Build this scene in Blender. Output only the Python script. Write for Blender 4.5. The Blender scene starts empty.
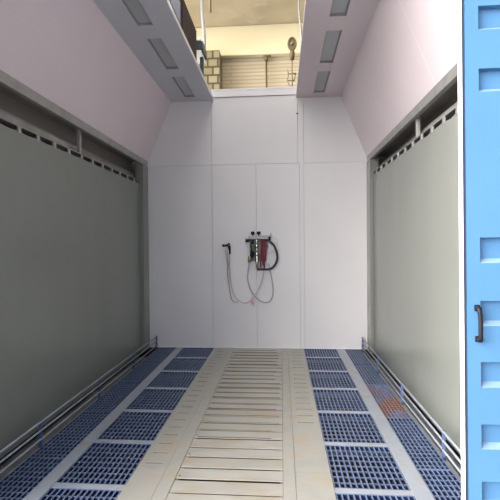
import bpy, math, random
from mathutils import Vector, Matrix
random.seed(7)
S = bpy.context.scene
COL = S.collection
PI = math.pi

# ------------------------------------------------------------------ materials
def mat(name, col, rough=.5, metal=0., var=.06, vscale=3., bump=0., bscale=40., col2=None, patch=None, spec=.5,
        patch_scale=4., patch_lo=.55, patch_hi=.7, stretch=(1, 1, 1)):
    m = bpy.data.materials.new(name); m.use_nodes = True
    nt = m.node_tree; N = nt.nodes; L = nt.links
    b = N['Principled BSDF']
    b.inputs['Roughness'].default_value = rough
    b.inputs['Metallic'].default_value = metal
    b.inputs['Specular IOR Level'].default_value = spec
    tc = N.new('ShaderNodeTexCoord'); mp = N.new('ShaderNodeMapping'); mp.inputs['Scale'].default_value = stretch
    geo = N.new('ShaderNodeNewGeometry')
    L.new(geo.outputs['Position'], mp.inputs['Vector'])
    no = N.new('ShaderNodeTexNoise'); no.inputs['Scale'].default_value = vscale; no.inputs['Detail'].default_value = 5
    L.new(mp.outputs['Vector'], no.inputs['Vector'])
    rp = N.new('ShaderNodeValToRGB')
    c2 = col2 or tuple(c * (1 - var * 2) for c in col)
    rp.color_ramp.elements[0].position = .3; rp.color_ramp.elements[1].position = .7
    rp.color_ramp.elements[0].color = (*c2, 1); rp.color_ramp.elements[1].color = (*col, 1)
    L.new(no.outputs['Fac'], rp.inputs['Fac'])
    out = rp.outputs['Color']
    if patch:
        n2 = N.new('ShaderNodeTexNoise'); n2.inputs['Scale'].default_value = patch_scale; n2.inputs['Detail'].default_value = 8
        L.new(mp.outputs['Vector'], n2.inputs['Vector'])
        r2 = N.new('ShaderNodeValToRGB'); r2.color_ramp.elements[0].position = patch_lo; r2.color_ramp.elements[1].position = patch_hi
        L.new(n2.outputs['Fac'], r2.inputs['Fac'])
        mx = N.new('ShaderNodeMix'); mx.data_type = 'RGBA'
        L.new(r2.outputs['Color'], mx.inputs[0]); L.new(out, mx.inputs[6]); mx.inputs[7].default_value = (*patch, 1)
        out = mx.outputs[2]
    L.new(out, b.inputs['Base Color'])
    if bump:
        n3 = N.new('ShaderNodeTexNoise'); n3.inputs['Scale'].default_value = bscale; n3.inputs['Detail'].default_value = 3
        L.new(mp.outputs['Vector'], n3.inputs['Vector'])
        bp = N.new('ShaderNodeBump'); bp.inputs['Strength'].default_value = bump; bp.inputs['Distance'].default_value = .02
        L.new(n3.outputs['Fac'], bp.inputs['Height']); L.new(bp.outputs['Normal'], b.inputs['Normal'])
    return m

def brick_mat(name, c1, c2, mortar, scale, w, h, msize=.02):
    m = bpy.data.materials.new(name); m.use_nodes = True
    nt = m.node_tree; N = nt.nodes; L = nt.links; b = N['Principled BSDF']
    b.inputs['Roughness'].default_value = .9
    geo = N.new('ShaderNodeNewGeometry'); sp = N.new('ShaderNodeSeparateXYZ'); cb = N.new('ShaderNodeCombineXYZ')
    ad = N.new('ShaderNodeMath'); ad.operation = 'ADD'
    L.new(geo.outputs['Position'], sp.inputs[0]); L.new(sp.outputs['X'], ad.inputs[0]); L.new(sp.outputs['Y'], ad.inputs[1])
    L.new(ad.outputs[0], cb.inputs['X']); L.new(sp.outputs['Z'], cb.inputs['Y'])
    br = N.new('ShaderNodeTexBrick'); L.new(cb.outputs[0], br.inputs['Vector'])
    br.inputs['Color1'].default_value = (*c1, 1); br.inputs['Color2'].default_value = (*c2, 1); br.inputs['Mortar'].default_value = (*mortar, 1)
    br.inputs['Scale'].default_value = scale; br.inputs['Brick Width'].default_value = w; br.inputs['Row Height'].default_value = h
    br.inputs['Mortar Size'].default_value = msize
    L.new(br.outputs['Color'], b.inputs['Base Color'])
    bp = N.new('ShaderNodeBump'); bp.inputs['Strength'].default_value = .6; bp.inputs['Distance'].default_value = .02; bp.invert = True
    L.new(br.outputs['Fac'], bp.inputs['Height']); L.new(bp.outputs['Normal'], b.inputs['Normal'])
    return m

M = {}
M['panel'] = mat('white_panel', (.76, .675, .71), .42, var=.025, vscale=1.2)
M['ceil_panel'] = mat('shade_tinted_ceiling_panel', (.60, .595, .67), .4, var=.025, vscale=1.2)  # darker bluish copy of the panel paint; its dim lighting is in the colour
M['panel_back'] = mat('white_wall_panel', (.78, .77, .775), .42, var=.02, vscale=1.5)
M['seal'] = mat('pale_sealant', (.86, .83, .83), .5)
M['seam'] = mat('dark_seam', (.20, .20, .21), .7)
M['film'] = mat('grey_film', (.235, .252, .228), .20, var=.07, vscale=1.1, stretch=(1, 1, .25), bump=.05, bscale=2.5)
M['galv'] = mat('galvanised_steel', (.42, .42, .41), .42, .45, var=.12, vscale=7)
M['galv_dark'] = mat('dull_galvanised_steel', (.27, .27, .26), .55, .3, var=.15, vscale=6)
M['cavity'] = mat('dark_cavity_sheet', (.27, .25, .23), .6, .1, var=.1)
M['blue_grate'] = mat('blue_grating_paint', (.022, .052, .16), .42, .2, var=.12, vscale=9, spec=.6)
M['grate_top'] = mat('sky_sheen_grating_top', (.20, .255, .40), .36, .2, var=.15, vscale=12, spec=.7)  # bar-top colour carries the bright sky reflection
M['rust_grate'] = mat('rusted_blue_grating', (.20, .25, .40), .5, .1, var=.12, vscale=9, patch=(.30, .17, .14), patch_scale=3., patch_lo=.36, patch_hi=.62)
M['beam'] = mat('pale_beam_paint', (.37, .405, .46), .34, .1, var=.08, vscale=5, patch=(.33, .31, .25), patch_scale=5)
M['walk'] = mat('scuffed_cream_steel', (.41, .40, .36), .32, .1, var=.08, vscale=4, patch=(.36, .30, .20), patch_scale=5., patch_lo=.5, patch_hi=.75, stretch=(.6, 1.6, 1), bump=.08, bscale=25)
M['walk2'] = mat('worn_cream_plate', (.40, .395, .36), .36, .1, var=.09, vscale=4, patch=(.36, .30, .21), patch_scale=4., patch_lo=.5, patch_hi=.75, bump=.08, bscale=20)
M['grime'] = mat('dark_brown_grime', (.15, .11, .07), .8)
M['slot'] = mat('dirty_slot', (.21, .18, .13), .8)
M['bolt'] = mat('dark_bolt', (.12, .10, .08), .5, .6)
M['rail'] = mat('railing_blue_grey', (.36, .40, .47), .38, .3, var=.12, vscale=9)
M['post'] = mat('railing_post_blue', (.11, .15, .30), .5, .2)
M['pit'] = mat('pit_concrete', (.05, .05, .06), .9)
M['door'] = mat('blue_door_paint', (.080, .212, .40), .42, var=.04, vscale=2.5)
M['ledge_light'] = mat('baked_light_ledge', (.20, .32, .44), .8, var=.08, vscale=8)  # door colour lightened to paint in light caught by the upward chamfer
M['white'] = mat('white_edge_strip', (.92, .92, .92), .5, var=0)
M['black'] = mat('black_plastic', (.010, .011, .018), .5, spec=.25)
M['rubber'] = mat('black_rubber_hose', (.02, .022, .03), .45)
M['gasket'] = mat('navy_gasket', (.05, .07, .12), .6)
M['chrome'] = mat('chrome', (.75, .74, .70), .18, 1., var=.02)
M['brass'] = mat('tarnished_brass', (.34, .30, .20), .35, .8)
M['red'] = mat('dark_red_hose', (.22, .035, .06), .4)
M['pink'] = mat('pink_tape', (.75, .35, .32), .6)
M['hose'] = mat('grey_air_hose', (.45, .45, .44), .4)
M['hose_pink'] = mat('clear_pinkish_hose', (.72, .62, .61), .3)
M['gunbody'] = mat('brushed_gun_body', (.52, .53, .50), .35, .6)
M['lampglass'] = mat('unlit_lamp_glass', (.44, .46, .49), .25, var=.03, spec=.7)
M['lampframe'] = mat('lamp_frame', (.30, .30, .32), .5)
M['brick'] = brick_mat('pale_brick', (.56, .49, .36), (.52, .45, .33), (.42, .36, .24), 1, 1.6, .078, .012)
M['block'] = brick_mat('pillar_block', (.31, .27, .16), (.20, .17, .10), (.07, .055, .035), 1, .21, .17, .02)
M['plaster'] = mat('cream_plaster', (.80, .72, .48), .9, var=.04, vscale=1.5, bump=.1, bscale=5)
M['soffit'] = mat('stained_concrete', (.50, .43, .29), .9, var=.12, vscale=1.3, patch=(.55, .50, .38), patch_scale=1.5)
M['ground'] = mat('dark_yard_concrete', (.22, .22, .22), .85, var=.1, vscale=1)
M['concrete'] = mat('grey_concrete', (.42, .41, .39), .8, var=.1, vscale=2, bump=.1)
M['foil'] = mat('silver_foil_duct', (.36, .35, .34), .5, .3, var=.12, vscale=14, bump=.6, bscale=30)
M['brownduct'] = mat('brown_steel_duct', (.055, .04, .037), .9, .0, var=.15, spec=.1)
M['teal'] = mat('dark_teal_paint', (.008, .03, .045), .5)
M['pipe'] = mat('old_bronze_pipe', (.20, .16, .08), .5, .5)
M['cable'] = mat('white_bracket', (.72, .72, .70), .5)

# ------------------------------------------------------------------ mesh builder
class MB:
    def __init__(s): s.v = []; s.f = []; s.mi = []; s.sm = []
    def add(s, vs, fs, mi=0, smooth=False):
        n = len(s.v); s.v += [tuple(v) for v in vs]
        for f in fs: s.f.append(tuple(i + n for i in f)); s.mi.append(mi); s.sm.append(smooth)
        return s
    def box(s, x0, x1, y0, y1, z0, z1, mi=0):
        vs = [(x, y, z) for x in (x0, x1) for y in (y0, y1) for z in (z0, z1)]
        return s.add(vs, [(0, 1, 3, 2), (4, 6, 7, 5), (0, 4, 5, 1), (2, 3, 7, 6), (0, 2, 6, 4), (1, 5, 7, 3)], mi)
    def prism(s, poly, a0, a1, axis='y', mi=0):
        n = len(poly)
        def P(p, a):
            if axis == 'y': return (p[0], a, p[1])
            if axis == 'x': return (a, p[0], p[1])
            return (p[0], p[1], a)
        vs = [P(p, a0) for p in poly] + [P(p, a1) for p in poly]
        fs = [tuple(range(n)), tuple(range(2 * n - 1, n - 1, -1))] + [(i, (i + 1) % n, n + (i + 1) % n, n + i) for i in range(n)]
        return s.add(vs, fs, mi)
    def tube(s, pts, r, mi=0, seg=10):
        pts = [Vector(p) for p in pts]; vs = []; fs = []
        rr = r if isinstance(r, (list, tuple)) else [r] * len(pts)
        ref = None
        for i, p in enumerate(pts):
            t = (pts[min(i + 1, len(pts) - 1)] - pts[max(i - 1, 0)]).normalized()
            if ref is None: ref = Vector((0, 0, 1)) if abs(t.z) < .9 else Vector((1, 0, 0))
            a = (ref - t * ref.dot(t)).normalized(); ref = a; b = t.cross(a)
            for k in range(seg):
                q = 2 * PI * k / seg; vs.append(p + (a * math.cos(q) + b * math.sin(q)) * rr[i])
        n = len(pts)
        for i in range(n - 1):
            for k in range(seg):
                k2 = (k + 1) % seg; fs.append((i * seg + k, i * seg + k2, (i + 1) * seg + k2, (i + 1) * seg + k))
        s.add(vs, fs, mi, True)
        m = len(s.v) - len(vs)
        s.f.append(tuple(m + k for k in range(seg - 1, -1, -1))); s.mi.append(mi); s.sm.append(False)
        s.f.append(tuple(m + (n - 1) * seg + k for k in range(seg))); s.mi.append(mi); s.sm.append(False)
        return s
    def build(s, name, mats, parent=None, bevel=0, loc=None):
        me = bpy.data.meshes.new(name)
        o_ = Vector(loc) if loc else Vector((0, 0, 0))
        me.from_pydata([tuple(Vector(v) - o_) for v in s.v], [], s.f)
        for m in (mats if isinstance(mats, (list, tuple)) else [mats]): me.materials.append(M[m])
        for p, mi, sm in zip(me.polygons, s.mi, s.sm): p.material_index = mi; p.use_smooth = sm
        me.update()
        import bmesh
        bm = bmesh.new(); bm.from_mesh(me); bmesh.ops.recalc_face_normals(bm, faces=bm.faces); bm.to_mesh(me); bm.free()
        o = bpy.data.objects.new(name, me); COL.objects.link(o)
        if loc: o.location = loc
        if parent:
            o.parent = parent
            if loc: o.location = Vector(loc) - Vector(parent.location)
            else: o.location = -Vector(parent.location)
        if bevel:
            b = o.modifiers.new('bevel', 'BEVEL'); b.width = bevel; b.segments = 2; b.limit_method = 'ANGLE'
        return o

def smooth(pts, n=8):
    P = [Vector(p) for p in pts]; P = [P[0] * 2 - P[1]] + P + [P[-1] * 2 - P[-2]]; out = []
    for i in range(1, len(P) - 2):
        for k in range(n):
            t = k / n; a, b, c, d = P[i - 1:i + 3]
            out.append(.5 * ((2 * b) + (c - a) * t + (2 * a - 5 * b + 4 * c - d) * t * t + (3 * b - a - 3 * c + d) * t ** 3))
    return out + [P[-2]]

def tag(o, label, cat, group=None):
    o['label'] = label; o['category'] = cat
    if group: o['group'] = group
    return o
def thing(name, loc, label, cat, group=None):
    o = bpy.data.objects.new(name, None); COL.objects.link(o); o.location = loc; o.empty_display_size = .1
    return tag(o, label, cat, group)
def struct(o): o['kind'] = 'structure'; return o
def lab(o, t): o['label'] = t; return o

# ------------------------------------------------------------------ dimensions (metres; x right, y into the booth, z up)
YF, YB = 2.06, 6.5
XL, XR = -2.08, 1.297
ZK, ZC = 2.925, 3.844
CL, IL, IR, CR = -1.70, -1.03, .242, .918

# ------------------------------------------------------------------ booth shell
b = MB()
t = .04
def panel(x0, x1, z0, z1, dy=0., mi=0): b.box(x0, x1, YB + dy, YB + t, z0, z1, mi)
g = .004
b.box(-2.55, 1.75, YB + t, YB + t + .03, -.02, 3.80, 1)
# lower panels
panel(XL - .2, -1.066 - g, 0, 2.85 - g); panel(-1.066, -.378 - g, 0, 2.85 - g); panel(-.378, .286, 0, 2.85 - g)
panel(.286 + g, .352, 0, 2.85, -.006); panel(.352 + g, XR + .2, 0, 2.85 - g)
# upper panels: clipped to the sloping sides
b.prism([(XL - .02, 2.85), (-1.066 - g, 2.85), (-1.066 - g, ZC + .03), (CL - .02, ZC + .03), (XL - .02, ZK)], YB, YB + t)
panel(-1.066, .262, 2.85, 3.885); panel(-1.066, .262, 3.893, 3.99, -.015)
b.prism([(.262 + g, 2.85), (.352, 2.85), (.352, ZC + .03), (.262 + g, ZC + .03)], YB - .006, YB + t)
b.prism([(.352 + g, 2.85), (XR + .02, 2.85), (XR + .02, ZK), (CR + .02, ZC + .03), (.352 + g, ZC + .03)], YB, YB + t)
b.box(-1.066, .262, YB - .02, YB + t, 3.99, 4.01, 0)
b.box(XL, XR, YB - .012, YB, .0, .012, 2)
struct(b.build('wall_back', ['panel_back', 'seam', 'seal']))

# sloping upper sides
for side, x0, x1, js, name in (('l', XL, CL, (5.13, 3.64), 'wall_left_slope'), ('r', XR, CR, (5.13, 3.64), 'wall_right_slope')):
    sg = -1 if side == 'l' else 1
    b = MB(); ys = [YF] + sorted(js) + [YB]
    for i in range(len(ys) - 1):
        b.prism([(x0, ZK), (x1, ZC), (x1 + sg * .05, ZC + .02), (x0 + sg * .05, ZK + .0)], ys[i] + (.005 if i else 0), ys[i + 1] - (.005 if i < 2 else 0))
    for j in js:
        b.prism([(x0, ZK), (x1, ZC), (x1 + sg * .04, ZC), (x0 + sg * .04, ZK)], j - .005, j + .005, mi=1 if side == 'r' else 0)
    o = struct(b.build(name, ['panel', 'seal']))

# flat ceiling strips with recessed lights
def ceiling(name, xa, xb, lx0, lx1, spans):
    b = MB(); z0, z1 = ZC, ZC + .05
    b.box(xa, lx0, YF, YB, z0, z1); b.box(lx1, xb, YF, YB, z0, z1)
    ys = [YF] + [y for s_ in spans for y in s_] + [YB]
    for i in range(0, len(ys), 2): b.box(lx0, lx1, ys[i], ys[i + 1], z0, z1)
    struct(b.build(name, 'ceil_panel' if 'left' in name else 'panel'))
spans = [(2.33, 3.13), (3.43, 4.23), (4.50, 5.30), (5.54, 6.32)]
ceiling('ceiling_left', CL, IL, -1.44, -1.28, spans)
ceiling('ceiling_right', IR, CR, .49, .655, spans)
ordw = {3: 'nearest the back wall', 2: 'second from the back wall', 1: 'third from the back wall', 0: 'nearest the entrance, farthest from the back wall'}
for side, a, c in (('left', -1.44, -1.28), ('right', .49, .655)):
    for i, (y0, y1) in enumerate(spans):
        if i == 0: continue
        r = thing('ceiling_light', ((a + c) / 2, (y0 + y1) / 2, ZC + .02), 'unlit light panel in the %s ceiling strip, %s' % (side, ordw[i]), 'ceiling light', 'recessed ceiling lights')
        q = MB(); e = .0
        q.box(a + .001, a + .012, y0 + .001, y1 - .001, ZC + .004, ZC + .045); q.box(c - .012, c - .001, y0 + .001, y1 - .001, ZC + .004, ZC + .045)
        q.box(a + .012, c - .012, y0 + .001, y0 + .014, ZC + .004, ZC + .045); q.box(a + .012, c - .012, y1 - .022, y1 - .001, ZC + .004, ZC + .045)
        q.build('frame', 'lampframe', r)
        q = MB(); q.box(a + .012, c - .012, y0 + .014, y1 - .022, ZC + .020, ZC + .026); q.build('glass_pane', 'lampglass', r)
        q = MB(); q.box(a - .01, c + .01, y0 - .01, y1 + .01, ZC + .052, ZC + .13); q.build('lamp_housing', 'galv_dark', r)

# lower side walls: fascia, cavity, steel back sheet
for side, x, sg in (('left', XL, -1), ('right', XR, 1)):
    b = MB()
    xo = x + sg * .27
    b.box(min(xo, xo + sg * .04), max(xo, xo + sg * .04), YF, YB + .07, -.02, ZK + .03, 0)
    b.box(min(x + sg * .052, xo), max(x + sg * .052, xo), YF, YB, ZK - .01, ZK + .03, 0)
    struct(b.build('wall_' + side, ['cavity']))
    b = MB(); b.prism([(x, ZK), (x + sg * .052, ZK), (x + sg * .052, ZK - .085), (x + sg * .006, ZK - .085)], YF, YB - .005)
    struct(b.build('trim_1' if side == 'left' else 'trim_2', ['galv'], bevel=.003))
    # corner post against the back wall
    b = MB(); b.box(min(x, x + sg * .12), max(x, x + sg * .12), YB - .25, YB - .002, 0, ZK - .09)
    struct(b.build('trim_3' if side == 'left' else 'trim_4', ['film']))

b = MB(); b.box(XL - .31, XL - .0, YF - .03, YF - .001, 0, ZK + .03); struct(b.build('trim_7', ['galv']))
b = MB(); b.box(XR + .0, XR + .31, YF - .003, YF - .001, 0, ZK + .03); struct(b.build('trim_8', ['galv']))

def sheet(side, x, sg, ztop, y1):
    # film hangs from the rail with a slightly wavy top edge; thickness 6 mm
    b = MB(); n = 90; vs = []; fs = []
    for i in range(n + 1):
        y = YF + .03 + (y1 - YF - .03) * i / n
        ph = ((y - 3.307) / .27) % 1.0
        dip = .012 * math.sin(PI * ph) * (1.0 if side == 'left' else 1.1 + .5 * math.sin(i * .5))
        for k, z in enumerate((.0, .9, 1.8, ztop - dip)):
            w = .006 * math.sin(y * 2.3 + k) * (k in (1, 2))
            vs += [(x + w, y, z), (x + w + sg * .006, y, z)]
    for i in range(n):
        a = i * 8; c = a + 8
        for k in range(3):
            fs += [(a + 2 * k, c + 2 * k, c + 2 * k + 2, a + 2 * k + 2), (a + 2 * k + 1, a + 2 * k + 3, c + 2 * k + 3, c + 2 * k + 1)]
        fs += [(a + 6, c + 6, c + 7, a + 7), (a, a + 1, c + 1, c)]
    fs += [(0, 2, 3, 1), (2, 4, 5, 3), (4, 6, 7, 5)]
    e = n * 8; fs += [(e, e + 1, e + 3, e + 2), (e + 2, e + 3, e + 5, e + 4), (e + 4, e + 5, e + 7, e + 6)]
    b.add(vs, fs, 0, False)
    o = b.build('wall_sheet', ['film']); return o
sheetL = tag(sheet('left', XL - .05, -1, 2.55, 6.24), 'tall dark grey smooth sheet covering the lower left wall, hung from a rail', 'wall sheet')
sheetR = tag(sheet('right', XR + .04, 1, 2.60, 6.24), 'tall pale grey smooth sheet covering the lower right wall beside the blue door', 'wall sheet')

for side, x, sg, zt in (('left', XL - .05, -1, 2.55), ('right', XR + .04, 1, 2.60)):
    # hanging rail: pipe high in the cavity with angle iron below it
    r = thing('hanging_rail', (x + sg * .15, 4.3, zt + .10), 'long round steel pipe rail in the dark gap above the %s sheet' % side, 'rail')
    q = MB(); q.tube([(x + sg * .15, YF + .02, zt + .115), (x + sg * .15, YB - .26, zt + .115)], .062, seg=20); q.build('pipe', 'galv', r)
    q = MB(); q.prism([(x, zt + .036), (x + sg * .10, zt + .036), (x + sg * .10, zt + .045), (x, zt + .045)], YF + .02, YB - .26)
    q.build('support_angle', 'galv', r)
    for y in (2.75, 4.40 if side == 'left' else 4.33):
        q = MB(); xx = x + sg * .015
        q.box(min(xx, xx + sg * .035), max(xx, xx + sg * .035), y - .022, y + .022, zt + .046, ZK - .01)
        q.build('hanger_post', 'galv', r, bevel=.003)
    # clips
    k = 0; y = YF + .16 + (3.307 - YF - .16) % .27
    first = None
    while y < 6.2:
        loc = (x - sg * .001, y, zt)
        if first is None:
            q = MB(); q.box(min(x - sg * .006, x + sg * .012), max(x - sg * .006, x + sg * .012), y - .02, y + .02, zt - .02, zt + .036)
            first = o = q.build('sheet_clip', 'galv', loc=loc, bevel=.002)
        else:
            o = first.copy(); COL.objects.link(o); o.location = loc
        tag(o, 'small grey clip joining the %s wall sheet to its rail' % side, 'clip', 'clips along the top of the %s wall sheet' % side)
        y += .27

# ------------------------------------------------------------------ floor
PIT = -.55
FT = 0.0
# floor frame: long strips, cross beams, pit
b = MB()
b.box(-2.6, 1.8, YF - .02, YB + .1, PIT - .05, PIT, 1)
b.box(-2.6, -2.30, YF, YB + .07, PIT, -.021, 1); b.box(1.50, 1.8, YF, YB + .07, PIT, -.021, 1)
b.box(-2.3, 1.5, YF - .02, YF, PIT, -.01, 1); b.box(-2.3, 1.5, YB + .04, YB + .07, PIT, -.021, 1)
struct(b.build('floor_pit', ['beam', 'pit']))
LO, LS0, LS1, WL, WR, RS0, RS1, RO = -1.93, -1.64, -1.54, -1.051, .335, .83, .945, 1.19
b = MB()
b.box(LS0, LS1, YF, YB, -.08, FT + .002); b.box(RS0, RS1, YF, YB, -.08, FT + .002)
barsL = [5.90 - .64 * i for i in range(6)]; barsR = [6.0 - .65 * i for i in range(7)][:7]
barsR = [y for y in barsR if y > YF + .1]
for y in barsL: b.box(LS1, WL, y - .026, y + .026, -.08, FT)
for y in barsR: b.box(WR, RS0, y - .026, y + .026, -.08, FT)
b.box(LO - .05, LO, YF, YB, -.16, -.037); b.box(RO, RO + .05, YF, YB, -.16, -.037)
b.box(-2.18, LO - .051, YF, YB - .26, -.16, -.09, 1); b.box(RO + .051, 1.38, YF, YB - .26, -.16, -.09, 1)
struct(b.build('floor', ['beam', 'galv_dark']))

def grating(x0, x1, y0, y1, label, px, py, m, group):
    r = thing('floor_grating', ((x0 + x1) / 2, (y0 + y1) / 2, FT - .04), label, 'floor grating', group)
    x0 += .003; x1 -= .003; y0 += .003; y1 -= .003
    q = MB(); w = .007; zt, zb = FT - .001, FT - .030
    def bar(a0, a1, b0, b1, z1):   # blue bar with a pale top band coloured as reflected sky
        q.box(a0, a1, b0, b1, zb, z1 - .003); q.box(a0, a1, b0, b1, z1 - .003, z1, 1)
    bar(x0, x1, y0, y0 + w, zt); bar(x0, x1, y1 - w, y1, zt); bar(x0, x0 + w, y0 + w, y1 - w, zt); bar(x1 - w, x1, y0 + w, y1 - w, zt)
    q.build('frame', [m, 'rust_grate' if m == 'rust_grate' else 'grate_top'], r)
    q = MB(); n = round((x1 - x0) / px); d = (x1 - x0) / n
    for i in range(1, n): bar(x0 + d * i - .005, x0 + d * i + .005, y0 + w, y1 - w, zt - .001)
    n2 = round((y1 - y0) / py); d2 = (y1 - y0) / n2
    for i in range(1, n2):
        for k in range(n):
            q.box(x0 + d * k + .005, x0 + d * (k + 1) - .005, y0 + d2 * i - .0035, y0 + d2 * i + .0035, zt - .014, zt - .005, 1)
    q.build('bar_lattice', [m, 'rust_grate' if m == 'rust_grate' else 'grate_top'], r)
ordn = ['next to the back wall', 'second from the back wall', 'third from the back wall', 'fourth from the back wall', 'fifth from the back wall',
        'sixth from the back wall', 'seventh from the back wall', 'eighth from the back wall']
edges = [YB] + barsL + [YF]
for i in range(len(edges) - 1):
    y1 = edges[i] - (.026 if i else .012); y0 = edges[i + 1] + (.026 if i < len(edges) - 2 else 0)
    if y1 - y0 > .1 and y1 > 2.35: grating(LS1, WL, y0, y1, 'dark blue steel grating between left pale strip and walkway, ' + ordn[i], (.495 / 13), .073, 'blue_grate', 'inner gratings left of the walkway')
edges = [YB] + barsR + [YF]
for i in range(len(edges) - 1):
    y1 = edges[i] - (.026 if i else .012); y0 = edges[i + 1] + (.026 if i < len(edges) - 2 else 0)
    if y1 - y0 > .1 and y1 > 2.35: grating(WR, RS0, y0, y1, 'blue steel grating between walkway and right pale strip, ' + ordn[i], (.495 / 13), .073, 'blue_grate', 'inner gratings right of the walkway')
oe = [YB - .01, 5.72, 4.83, 3.94, 3.05, YF]
for i in range(5):
    grating(LO, LS0, oe[i + 1], oe[i], 'narrow dark blue grating along the left railing, ' + ordn[i], .036, .06, 'blue_grate', 'outer gratings along the left railing')
    l = 'narrow blue grating along the right railing, ' + ordn[i]
    if i == 2: l = 'rust-stained reddish blue grating along the right railing, ' + ordn[i]
    grating(RS1, RO, oe[i + 1], oe[i], l, .036, .06, 'rust_grate' if i == 2 else 'blue_grate', 'outer gratings along the right railing')

# walkway: middle slats, strips, slotted side plates
SX0, SX1 = -.735, .0
pitch = .1535
ys = []
y = 2.648
while y > YF + pitch: y -= pitch
while y + pitch < YB - .02: ys.append(y); y += pitch
ys.append(y)
b = MB()
BL0, BR1 = -.83, .085
b.box(BL0, SX0 - .003, YF, YB - .012, -.03, .004); b.box(SX1 + .003, BR1, YF, YB - .012, -.03, .004)
# bearers under the slats
b.box(SX0 - .003, SX0 + .02, YF, YB - .012, -.03, -.004, 1); b.box(SX1 - .02, SX1 + .003, YF, YB - .012, -.03, -.004, 1)
struct(b.build('trim_5', ['walk2', 'slot'], bevel=.0015))
firsts = []
for i, y in enumerate(ys):
    y1 = min(y + pitch, YB - .014)
    if y1 - y < .05: continue
    gap = (.026, .021, .024, .018)[i % 4]
    q = MB(); q.box(SX0, SX1, y + gap, y1, -.003, .002 + .001 * (i % 3))
    # grime caught along the slat's edge
    e0 = SX0 + random.uniform(.0, .05); e1 = SX1 - random.uniform(.0, .10)
    if y > 3.3: q.box(e0, e1, y + gap + .001, y + gap + (.008 + .012 * random.random()) * (1.5 if y > 4 else 1), .0018, .0036 + .001 * (i % 3), 1)
    o = q.build('floor_slat', ['walk', 'grime'], loc=((SX0 + SX1) / 2, (y + y1) / 2, 0), bevel=.001)
    tag(o, 'pale scuffed steel slat laid crosswise in the middle of the walkway', 'floor slat', 'steel slats across the middle of the walkway')
    if i % 2 == 0:
        bt = MB(); bt.tube([(SX0 + .02, y + gap + .03, .001), (SX0 + .02, y + gap + .03, .0065)], .006, seg=8)
        bo = bt.build('bolt', 'bolt'); bo.parent = o; bo.location = -Vector(o.location)
def sideplate(x0, x1, y0, y1, label, grp, ymin=3.0):
    q = MB(); zt = .003
    # plate with real short slots: full-width bands between slots, cheeks beside them
    sl = []; yy = 2.70 - pitch * 4
    while yy < YB: 
        if y0 + .03 < yy < y1 - .05 and yy > ymin: sl.append(yy)
        yy += pitch
    cx0, cx1 = x0 + .05, x1 - .05
    q.box(x0, cx0, y0 + .001, y1 - .002, -.02, zt); q.box(cx1, x1, y0 + .001, y1 - .002, -.02, zt)
    e = [y0 + .002] + [v for s_ in sl for v in (s_, s_ + .022)] + [y1 - .002]
    for i in range(0, len(e), 2): q.box(cx0, cx1, e[i], e[i + 1], -.02, zt)
    q.box(cx0, cx1, y0 + .002, y1 - .002, -.026, -.001, 1)
    o = q.build('walkway_plate', ['walk2', 'slot'], loc=((x0 + x1) / 2, (y0 + y1) / 2, 0))
    return tag(o, label, 'floor plate', grp)
pe = [YB - .012, 5.35, 4.05, 2.95, YF]
for i in range(4):
    sideplate(WL + .002, BL0 - .002, pe[i + 1], pe[i], 'cream slotted steel plate edging the walkway on its left, ' + ordn[i], 'left edge plates of the walkway')
    sideplate(BR1 + .002, WR - .002, pe[i + 1], pe[i], 'cream slotted steel plate edging the walkway on its right, ' + ordn[i], 'right edge plates of the walkway', 3.7)

# low railings
for side, x, sg in (('left', LO - .015, -1), ('right', RO + .015, 1)):
    r = thing('low_railing', (x, 4.3, FT), ('low three-bar steel railing along the foot of the dark left wall' if side == 'left' else 'low three-bar pale blue railing along the foot of the right wall'), 'railing')
    for z in (.185, .115, .045):
        q = MB(); q.tube([(x, YF + .03, z), (x, YB - .05, z)], .0085, seg=8); q.build('rail', 'rail', r)
    for y in (2.15, 3.25, 4.35, 5.4, 6.42):
        q = MB(); q.box(x - .012 + sg * .006, x + .012 + sg * .006, y - .008, y + .008, -.036, .195); q.build('post', 'post', r, bevel=.002)

# ------------------------------------------------------------------ blue door leaf
DY = 2.0
b = MB()
dx0, dx1 = .8495, 2.15
rx = [(.908, 1.44), (1.54, 2.08)]
rz = [(.05, .17), (.32, .44), (.49 - .1 + .16 - .06, .49 + .085), (.665, .775), (.94, 1.06), (1.224, 1.339), (1.513, 1.63), (2.285, 2.39), (2.566, 2.674), (2.85, 2.96), (3.13, 3.24)]
rz = [(.10, .215), (.375, .495), (.645, .760), (.93, 1.048), (1.214, 1.329), (1.503, 1.62), (2.285, 2.39), (2.566, 2.674), (2.85, 2.96), (3.13, 3.24)]
DZ0, DZ1 = .03, 3.40
yf, yb = DY, DY + .05
# front face built as a grid, recess cells pushed in with chamfered rims
xs = sorted({dx0, dx1, *[v for p in rx for v in p]}); zs = sorted({DZ0, DZ1, *[v for p in rz for v in p]})
for i in range(len(xs) - 1):
    for j in range(len(zs) - 1):
        x0, x1, z0, z1 = xs[i], xs[i + 1], zs[j], zs[j + 1]
        if (x0, x1) in rx and (z0, z1) in rz:
            d = .030; c = .003; cb = .020
            X0, X1, Z0, Z1 = x0 + c, x1 - c, z0 + cb, z1 - c
            vs = [(x0, yf, z0), (x1, yf, z0), (x1, yf, z1), (x0, yf, z1), (X0, yf + d, Z0), (X1, yf + d, Z0), (X1, yf + d, Z1), (X0, yf + d, Z1)]
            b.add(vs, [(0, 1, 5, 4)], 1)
            b.add(vs, [(1, 2, 6, 5), (2, 3, 7, 6), (3, 0, 4, 7), (4, 5, 6, 7)])
        else:
            b.add([(x0, yf, z0), (x1, yf, z0), (x1, yf, z1), (x0, yf, z1)], [(0, 1, 2, 3)])
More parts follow.
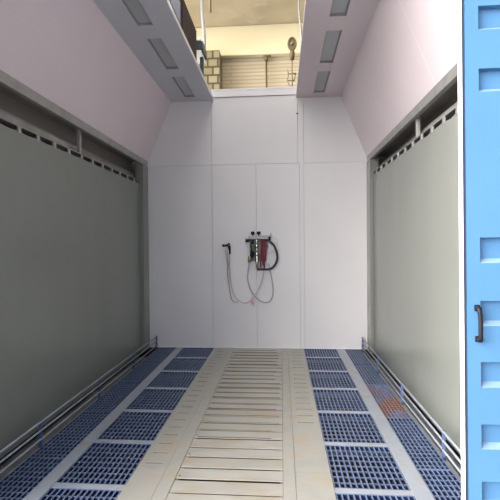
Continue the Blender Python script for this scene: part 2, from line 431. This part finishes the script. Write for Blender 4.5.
b.add([(dx0, yb, DZ0), (dx1, yb, DZ0), (dx1, yb, DZ1), (dx0, yb, DZ1), (dx0, yf, DZ0), (dx1, yf, DZ0), (dx1, yf, DZ1), (dx0, yf, DZ1)],
      [(0, 1, 2, 3), (0, 3, 7, 4), (1, 5, 6, 2), (0, 4, 5, 1), (3, 2, 6, 7)])
door = struct(b.build('door_1', ['door', 'ledge_light']))
q = MB(); q.box(.835, .849, DY + .006, DY + .030, DZ0, DZ1); q.build('gasket', 'gasket', door)
q = MB(); q.box(.8175, .8345, DY - .004, DY + .006, DZ0, DZ1); q.build('edge_strip', 'white', door, bevel=.002)
q = MB(); q.tube(smooth([(.888, DY - .002, 1.30), (.889, DY - .028, 1.295), (.892, DY - .034, 1.26), (.893, DY - .034, 1.19), (.894, DY - .028, 1.158), (.894, DY - .002, 1.153)], 5),   .010, seg=10)
q.box(.881, .903, DY - .006, DY - .0005, 1.283, 1.312); q.box(.883, .906, DY - .006, DY - .0005, 1.142, 1.168)
q.tube([(.894, DY - .03, 1.155), (.894, DY - .006, 1.155)], .011, seg=12); q.tube([(.892, DY - .03, 1.297), (.892, DY - .006, 1.297)], .010, seg=12)
q.build('door_handle', 'black', door)
door.rotation_euler = (0, -.006, 0); door.location = (.0096, 0, 0)

# ------------------------------------------------------------------ spray equipment on the back wall
W = YB  # wall face
def w(px, pz, d=0.03): return (px, W - d, pz)
def wp(x, y, d=.03):   # centimetre reading off the wall plane: columns/rows measured on the wall surface
    return (-.378 + (x - 256) * .01546, W - d, 1.688 - (y - 240) * .01546)
r = thing('air_regulator', (wp(257, 250)[0], W, wp(257, 250)[2]), 'chrome and black air regulator with filter bowls mounted on the back wall', 'air regulator')
q = MB(); x0, _, z0 = wp(249, 262); x1, _, z1 = wp(264, 238)
q.box(x0, x1, W - .012, W, z0, z1); q.build('back_plate', 'galv_dark', r)
q = MB(); x0, _, z1 = wp(248, 236.5); x1, _, z0 = wp(268, 240); q.box(x0, x1, W - .07, W - .012, z0, z1)
q.build('manifold', 'galv', r, bevel=.006)
for kx in (252.3, 258.3):
    q = MB(); c = wp(kx, 236.3, .045); q.tube([c, (c[0], c[1], c[2] + .02), (c[0], c[1], c[2] + .022), (c[0], c[1], c[2] + .06)], [.013, .013, .030, .026], seg=14); q.build('knob', 'black', r)
q = MB(); a = wp(249, 241.2, .05); q.tube([a, (a[0] - .06, a[1], a[2])], [.022, .026], seg=12); q.build('side_valve', 'black', r)
q = MB(); a = wp(256.5, 240, .05)
for rr, y0, y1 in ((.016, 240, 246), (.026, 246, 248), (.018, 248, 254), (.028, 254, 256), (.024, 256, 269)):
    q.tube([wp(256.3, y0, .05), wp(256.3, y1, .05)], rr, seg=14)
q.build('chrome_filter', 'chrome', r)
q = MB()
for rr, y0, y1 in ((.018, 240, 245), (.028, 245, 249), (.022, 249, 253), (.032, 253, 258)):
    q.tube([wp(252, y0, .05), wp(252 - (y0 - 240) * .08, y1, .05)], rr, seg=14)
q.build('filter_bowl', 'black', r)
q = MB(); q.tube([wp(249.5, 257, .05), wp(248.8, 263, .05)], [.03, .026], seg=12); q.build('drain_cup', 'brass', r)
q = MB(); q.tube([wp(252.5, 245, .09), wp(252.5, 252, .09)], .013, seg=10); q.build('bowl_tube', 'brass', r)
q = MB(); a = wp(268, 239.5, .05); q.tube([a, (a[0] + .03, a[1], a[2] + .005)], [.022, .03], seg=12); q.build('gauge', 'black', r)
q = MB(); a = wp(270, 236, .05); q.tube([wp(270, 239, .05), wp(270.3, 234, .05)], .006, seg=8); q.build('valve_stem', 'galv', r)
hs = thing('hose_bundle', wp(262, 250, 0), 'dark red air hoses hanging in a bundle beside the chrome regulator', 'hose')
for k, (xa, xb, yb_) in enumerate(((260.6, 260.0, 268), (262.3, 262.6, 266), (264.2, 263.6, 269), (265.5, 264.6, 262))):
    q = MB(); q.tube(smooth([wp(xa, 239.5, .045), wp(xa + .5, 247, .05 + .008 * (k % 2)), wp((xa + xb) / 2 - .3, 256, .06), wp(xb, yb_, .04)], 6), .0125, seg=8); q.build('hose', 'red', hs)
q = MB(); q.tube(smooth([wp(264, 240.5, .05), wp(268, 241.5, .06), wp(273, 246, .06), wp(276, 253, .06), wp(276.3, 260, .06), wp(273.5, 266.5, .06), wp(268.5, 269.8, .06), wp(260, 269.8, .06), wp(256.4, 270.2, .05)], 8), .017, seg=10)
tag(q.build('rubber_hose', 'rubber'), 'thick black rubber hose curving in a loop right of the regulator', 'hose')
q = MB(); q.tube(smooth([wp(269, 237, .05), wp(274, 238.5, .03), wp(277, 243, .03), wp(274, 251, .03), wp(267, 255, .04)], 8), .0035, seg=8)
tag(q.build('thin_cable', 'hose_pink'), 'thin pale pink line looping at the upper right of the regulator', 'cable')
q = MB(); q.tube(smooth([wp(249, 262, .05), wp(247.6, 270, .03), wp(246.8, 280, .02), wp(250, 291, .02), wp(256, 299, .02), wp(263, 303, .02), wp(269, 301.5, .02), wp(272, 294, .02), wp(271.3, 282, .02), wp(269, 270, .03), wp(267.5, 264, .04)], 8), .009, seg=8)
tag(q.build('air_hose', 'hose'), 'grey air hose hanging in a loop below the regulator', 'hose')
q = MB(); q.tube(smooth([wp(228.4, 262, .05), wp(229, 272, .03), wp(230, 285, .02), wp(233.5, 296, .02), wp(240, 302.5, .035), wp(248, 302.5, .036), wp(255, 294, .036), wp(260.5, 283, .036), wp(262.7, 270, .036), wp(262.6, 266, .04)], 8), .0095, seg=8)
tag(q.build('air_hose', 'hose_pink'), 'pale pinkish air hose sagging from the spray gun to the regulator', 'hose')
q = MB(); q.tube(smooth([wp(227.3, 262, .05), wp(226.6, 275, .02), wp(228.6, 290, .018), wp(231, 301, .018), wp(237, 303.5, .02)], 8), .007, seg=8)
tag(q.build('air_line', 'hose'), 'thin grey line hanging below the spray gun', 'hose')
q = MB(); c = wp(251.5, 302.5, .04)
for a, L_ in ((-2.2, .06), (-1.2, .075), (-.9, .05), (2.3, .035), (.8, .035)):
    q.tube([c, (c[0] + L_ * .6 * math.cos(a), c[1] - .004, c[2] + L_ * .5 * math.sin(a)), (c[0] + L_ * math.cos(a) * .8, c[1], c[2] + L_ * math.sin(a))], [.008, .006, .003], seg=6)
tag(q.build('tape_knot', 'pink'), 'small pink tape knot tied where the hanging hoses cross', 'tape')
r = thing('spray_gun', wp(228, 256, 0), 'black and silver spray gun on a wall hook left of the regulator', 'spray gun')
q = MB(); q.tube([wp(221.8, 246, .05), wp(225.2, 246.2, .05), wp(227, 245.6, .05)], [.02, .014, .018], seg=12); q.build('air_cap', 'black', r)
q = MB(); q.tube([wp(227, 245.6, .05), wp(229.3, 245, .05)], .02, seg=12); q.tube([wp(228.2, 243.6, .05), wp(228.8, 248, .05), wp(229.2, 254.5, .05)], [.014, .022, .014], seg=12); q.build('gun_head', 'black', r)
q = MB(); q.tube([wp(228.6, 248, .05), wp(227.4, 254, .05), wp(227.6, 262, .05), wp(228.5, 266, .05)], [.014, .022, .026, .012], seg=12); q.build('handle', 'gunbody', r)
q = MB(); q.tube(smooth([wp(225.6, 248, .05), wp(225, 253, .05), wp(226.4, 257, .05)], 5), .005, seg=6); q.build('trigger', 'chrome', r)
q = MB(); q.tube([wp(228.4, 247, 0), wp(228.4, 247, .045), wp(228.4, 245.6, .075)], .006, seg=8); tag(q.build('wall_hook', 'galv'), 'small steel hook on the back wall holding the spray gun', 'hook')
# small dark fittings on the right seam of the back wall
q = MB(); q.tube([(.262, W - .006, 3.60), (.262, W - .035, 3.60), (.245, W - .045, 3.59)], .008, seg=8); tag(q.build('wall_hook', 'bolt'), 'tiny dark hook high on the right seam of the back wall', 'hook')

# ------------------------------------------------------------------ hall beyond the roof opening
b = MB(); b.box(-7, 7, 9.05, 9.3, -.02, 6.4); struct(b.build('wall_hall', ['brick']))
b = MB(); b.box(-7, 7, 8.87, 9.05, 5.60, 6.22); struct(b.build('trim_6', ['plaster'], bevel=.02))
b = MB(); b.box(-7, 7, 1.0, 9.05, 6.22, 6.4); struct(b.build('ceiling', ['soffit']))
b = MB(); b.box(-60, 60, -60, YF - .03, -.12, -.01); struct(b.build('ground', ['ground']))
b = MB(); b.box(-7, 7, YB + .10, 9.05, -.12, -.01); struct(b.build('floor_hall', ['concrete']))
b = MB(); b.box(-1.72, -1.235, 8.62, 9.05, -.01, 5.61)
tag(b.build('brick_pillar', 'block', bevel=.01), 'rough blockwork pillar against the pale brick wall beyond the roof opening', 'pillar')

# roof plant left of the opening
r = thing('roof_duct', (-1.55, 4.3, ZC + .14), 'dark brown steel duct lying on the booth roof left of the opening', 'duct')
q = MB(); q.box(-1.85, -1.235, 2.3, 6.24, 4.02, 4.80); q.build('duct_body', 'brownduct', r, bevel=.01)
for y in (2.9, 4.1, 5.3): q = MB(); q.box(-1.86, -1.225, y, y + .03, 4.01, 4.79); q.build('duct_flange', 'brownduct', r)
for y in (2.6, 6.1): q = MB(); q.box(-1.8, -1.3, y, y + .1, ZC + .13, 4.02); q.build('duct_foot', 'galv_dark', r)
q = MB(); q.box(-1.234, -1.17, 4.5, 4.95, 4.22, 4.48)
tag(q.build('junction_box', 'post', bevel=.01), 'blue steel box on the side of the brown roof duct at the top left', 'box')
r = thing('fan_motor', (-1.32, 6.62, 4.25), 'dark teal motor box with white flanges at the end of the roof duct', 'motor')
q = MB(); q.box(-1.42, -1.176, 6.42, 6.80, 4.60, 4.742); q.build('motor_body', 'teal', r, bevel=.012)
q = MB(); q.box(-1.46, -1.215, 6.41, 6.78, 4.745, 4.785); q.build('top_flange', 'cable', r, bevel=.005)
q = MB(); q.box(-1.46, -1.20, 6.42, 6.80, 4.555, 4.598); q.build('bottom_flange', 'cable', r, bevel=.005)
q = MB(); q.box(-1.25, -1.20, 6.56, 6.64, 4.07, 4.552); q.box(-1.42, -1.19, 6.54, 6.72, 4.0, 4.07); q.build('bracket', 'teal', r)
# hanging foil ducts
def foil(x, y, z0, z1, rad, lean):
    q = MB(); pts = []; rr = []; n = 60
    for i in range(n + 1):
        t_ = i / n; pts.append((x + lean * t_ + .012 * math.sin(t_ * 9), y, z0 + (z1 - z0) * t_)); rr.append(rad * (1 + .12 * (i % 2)))
    q.tube(pts, rr, seg=12); return q
tag(foil(-1.245, 6.9, 4.74, 6.215, .026, -.02).build('foil_hose', 'foil'), 'silver foil hose rising to the hall ceiling left of the opening', 'hose')
tag(foil(.345, 7.0, 4.75, 6.215, .017, -.02).build('foil_hose', 'foil'), 'silver foil hose hanging at the right edge of the opening', 'hose')
q = MB(); q.tube([(.42, 6.9, 4.6), (.44, 6.9, 6.215)], .02, seg=8); tag(q.build('steel_conduit', 'pipe'), 'thin dark conduit beside the foil hose at the opening\'s right edge', 'pipe')
q = MB(); q.tube([(-1.18, 7.2, 5.6), (-1.19, 7.2, 6.215)], .02, seg=8); tag(q.build('steel_conduit', 'pipe'), 'short dark conduit hanging beside the left foil hose', 'pipe')
# wall pipe with a tap head
r = thing('standpipe', (-.28, 8.95, 0), 'thin bronze standpipe with a small valve against the pale brick wall', 'pipe')
q = MB(); q.tube([(-.285, 8.95, -.01), (-.285, 8.95, 5.52)], .018, seg=8); q.build('pipe', 'pipe', r)
q = MB(); q.tube([(-.285, 8.95, 5.50), (-.285, 8.95, 5.58)], .04, seg=10); q.tube([(-.285, 8.95, 5.56), (-.2, 8.95, 5.60)], .028, seg=8); q.tube([(-.285, 8.95, 5.57), (-.34, 8.95, 5.62)], .022, seg=8); q.build('valve', 'pipe', r)
# gauge-like lamp on a stem standing on the back wall top
gx, gy = .19, 6.56
gz = lambda y: 3.99 + (89.5 - y) * .0156
r = thing('gauge_stand', (gx, gy, 4.01), 'brown metal oval gauge head on a thin stem above the back wall', 'gauge')
q = MB(); vs = []; n = 28
def oval(rx_, rz_, yy): return [(gx + rx_ * math.cos(2 * PI * k / n), yy, gz(44.5) + rz_ * math.sin(2 * PI * k / n)) for k in range(n)]
rings = [oval(.068, .10, gy + .02), oval(.072, .106, gy - .01), oval(.066, .10, gy - .03), oval(.05, .08, gy - .03), oval(.044, .072, gy - .015)]
vs = [p for rg in rings for p in rg]; fs = []
for i in range(len(rings) - 1):
    for k in range(n): fs.append((i * n + k, i * n + (k + 1) % n, (i + 1) * n + (k + 1) % n, (i + 1) * n + k))
fs += [tuple(range(n)), tuple((len(rings) - 1) * n + k for k in range(n))]
q.add(vs, fs, 0); q.build('oval_head', 'pipe', r)
q = MB(); q.tube([(gx, gy - .014, gz(44.5)), (gx, gy - .03, gz(44.5)), (gx, gy - .032, gz(44.5)), (gx, gy - .045, gz(44.5))], [.026, .026, .014, .012], seg=14); q.build('hub', 'brass', r)
q = MB(); q.tube([(gx, gy, gz(51)), (gx, gy, gz(55)), (gx, gy, gz(60))], [.034, .042, .030], seg=12); q.build('neck', 'pipe', r)
q = MB(); q.tube([(gx, gy, gz(60)), (gx, gy, 4.01)], .010, seg=8); q.build('stem', 'brass', r)
q = MB()
q.tube([(gx - .06, gy, gz(73.5)), (gx + .06, gy, gz(73.5))], .012, seg=8); q.tube([(gx - .07, gy, gz(80)), (gx + .04, gy, gz(80))], .010, seg=8)
q.tube(smooth([(gx - .07, gy, gz(69)), (gx - .06, gy, gz(76)), (gx - .08, gy, gz(79)), (gx - .05, gy, gz(84)), (gx - .02, gy, gz(86))], 5), .008, seg=8)
q.tube([(gx + .05, gy, gz(74)), (gx + .03, gy, gz(81))], .008, seg=8)
q.build('valve_arms', 'brass', r)

# ------------------------------------------------------------------ lights
def area(name, loc, rot, sx, sy, power, col):
    l = bpy.data.lights.new(name, 'AREA'); l.shape = 'RECTANGLE'; l.size = sx; l.size_y = sy; l.energy = power; l.color = col
    o = bpy.data.objects.new(name, l); COL.objects.link(o); o.location = loc; o.rotation_euler = rot; return o
# unseen warm hall lamp, plus an added light to fill the roof opening
area('unseen_hall_lamp_back', (-.4, 7.7, 6.15), (0, 0, 0), 6, .3, 32, (1, .90, .68))
area('hall_fill_roof', (-.6, 4.6, 6.15), (0, 0, 0), 1.5, 3.5, 55, (1, .95, .92))

wd = bpy.data.worlds.new('sky'); S.world = wd; wd.use_nodes = True
N = wd.node_tree.nodes; L = wd.node_tree.links; bg = N['Background']
tc = N.new('ShaderNodeTexCoord'); dt = N.new('ShaderNodeVectorMath'); dt.operation = 'DOT_PRODUCT'
dt.inputs[1].default_value = Vector((-.90, -.36, .16)).normalized()
L.new(tc.outputs['Generated'], dt.inputs[0])
rp = N.new('ShaderNodeValToRGB')
rp.color_ramp.elements[0].position = 0; rp.color_ramp.elements[0].color = (.13, .16, .22, 1)
rp.color_ramp.elements[1].position = 1; rp.color_ramp.elements[1].color = (11.5, 10.8, 10.3, 1)
e = rp.color_ramp.elements.new(.5); e.color = (.19, .22, .30, 1)
e = rp.color_ramp.elements.new(.78); e.color = (.56, .61, .72, 1)
ma = N.new('ShaderNodeMapRange'); ma.inputs[1].default_value = -1; ma.inputs[2].default_value = 1
L.new(dt.outputs['Value'], ma.inputs[0]); L.new(ma.outputs[0], rp.inputs['Fac']); L.new(rp.outputs['Color'], bg.inputs['Color'])
bg.inputs['Strength'].default_value = 1.6

# ------------------------------------------------------------------ camera
f, yaw, pitch, roll = 420.84, .074, -.0119, -.0082
fw = Vector((-math.sin(yaw) * math.cos(pitch), math.cos(yaw) * math.cos(pitch), math.sin(pitch)))
rt = Vector((math.cos(yaw), math.sin(yaw), 0)); up = rt.cross(fw)
r2 = rt * math.cos(roll) + up * math.sin(roll); u2 = -rt * math.sin(roll) + up * math.cos(roll)
cd = bpy.data.cameras.new('camera'); cam = bpy.data.objects.new('camera', cd); COL.objects.link(cam)
mt = Matrix((r2, u2, -fw)).transposed().to_4x4(); mt.translation = Vector((0, 0, 1.6)); cam.matrix_world = mt
cd.sensor_width = 36; cd.lens = f / 500 * 36; cd.clip_start = .05; cd.clip_end = 200
S.camera = cam
S.view_settings.view_transform = 'Standard'; S.view_settings.look = 'None'; S.view_settings.gamma = 1
S.view_settings.use_curve_mapping = False; S.view_settings.exposure = .45
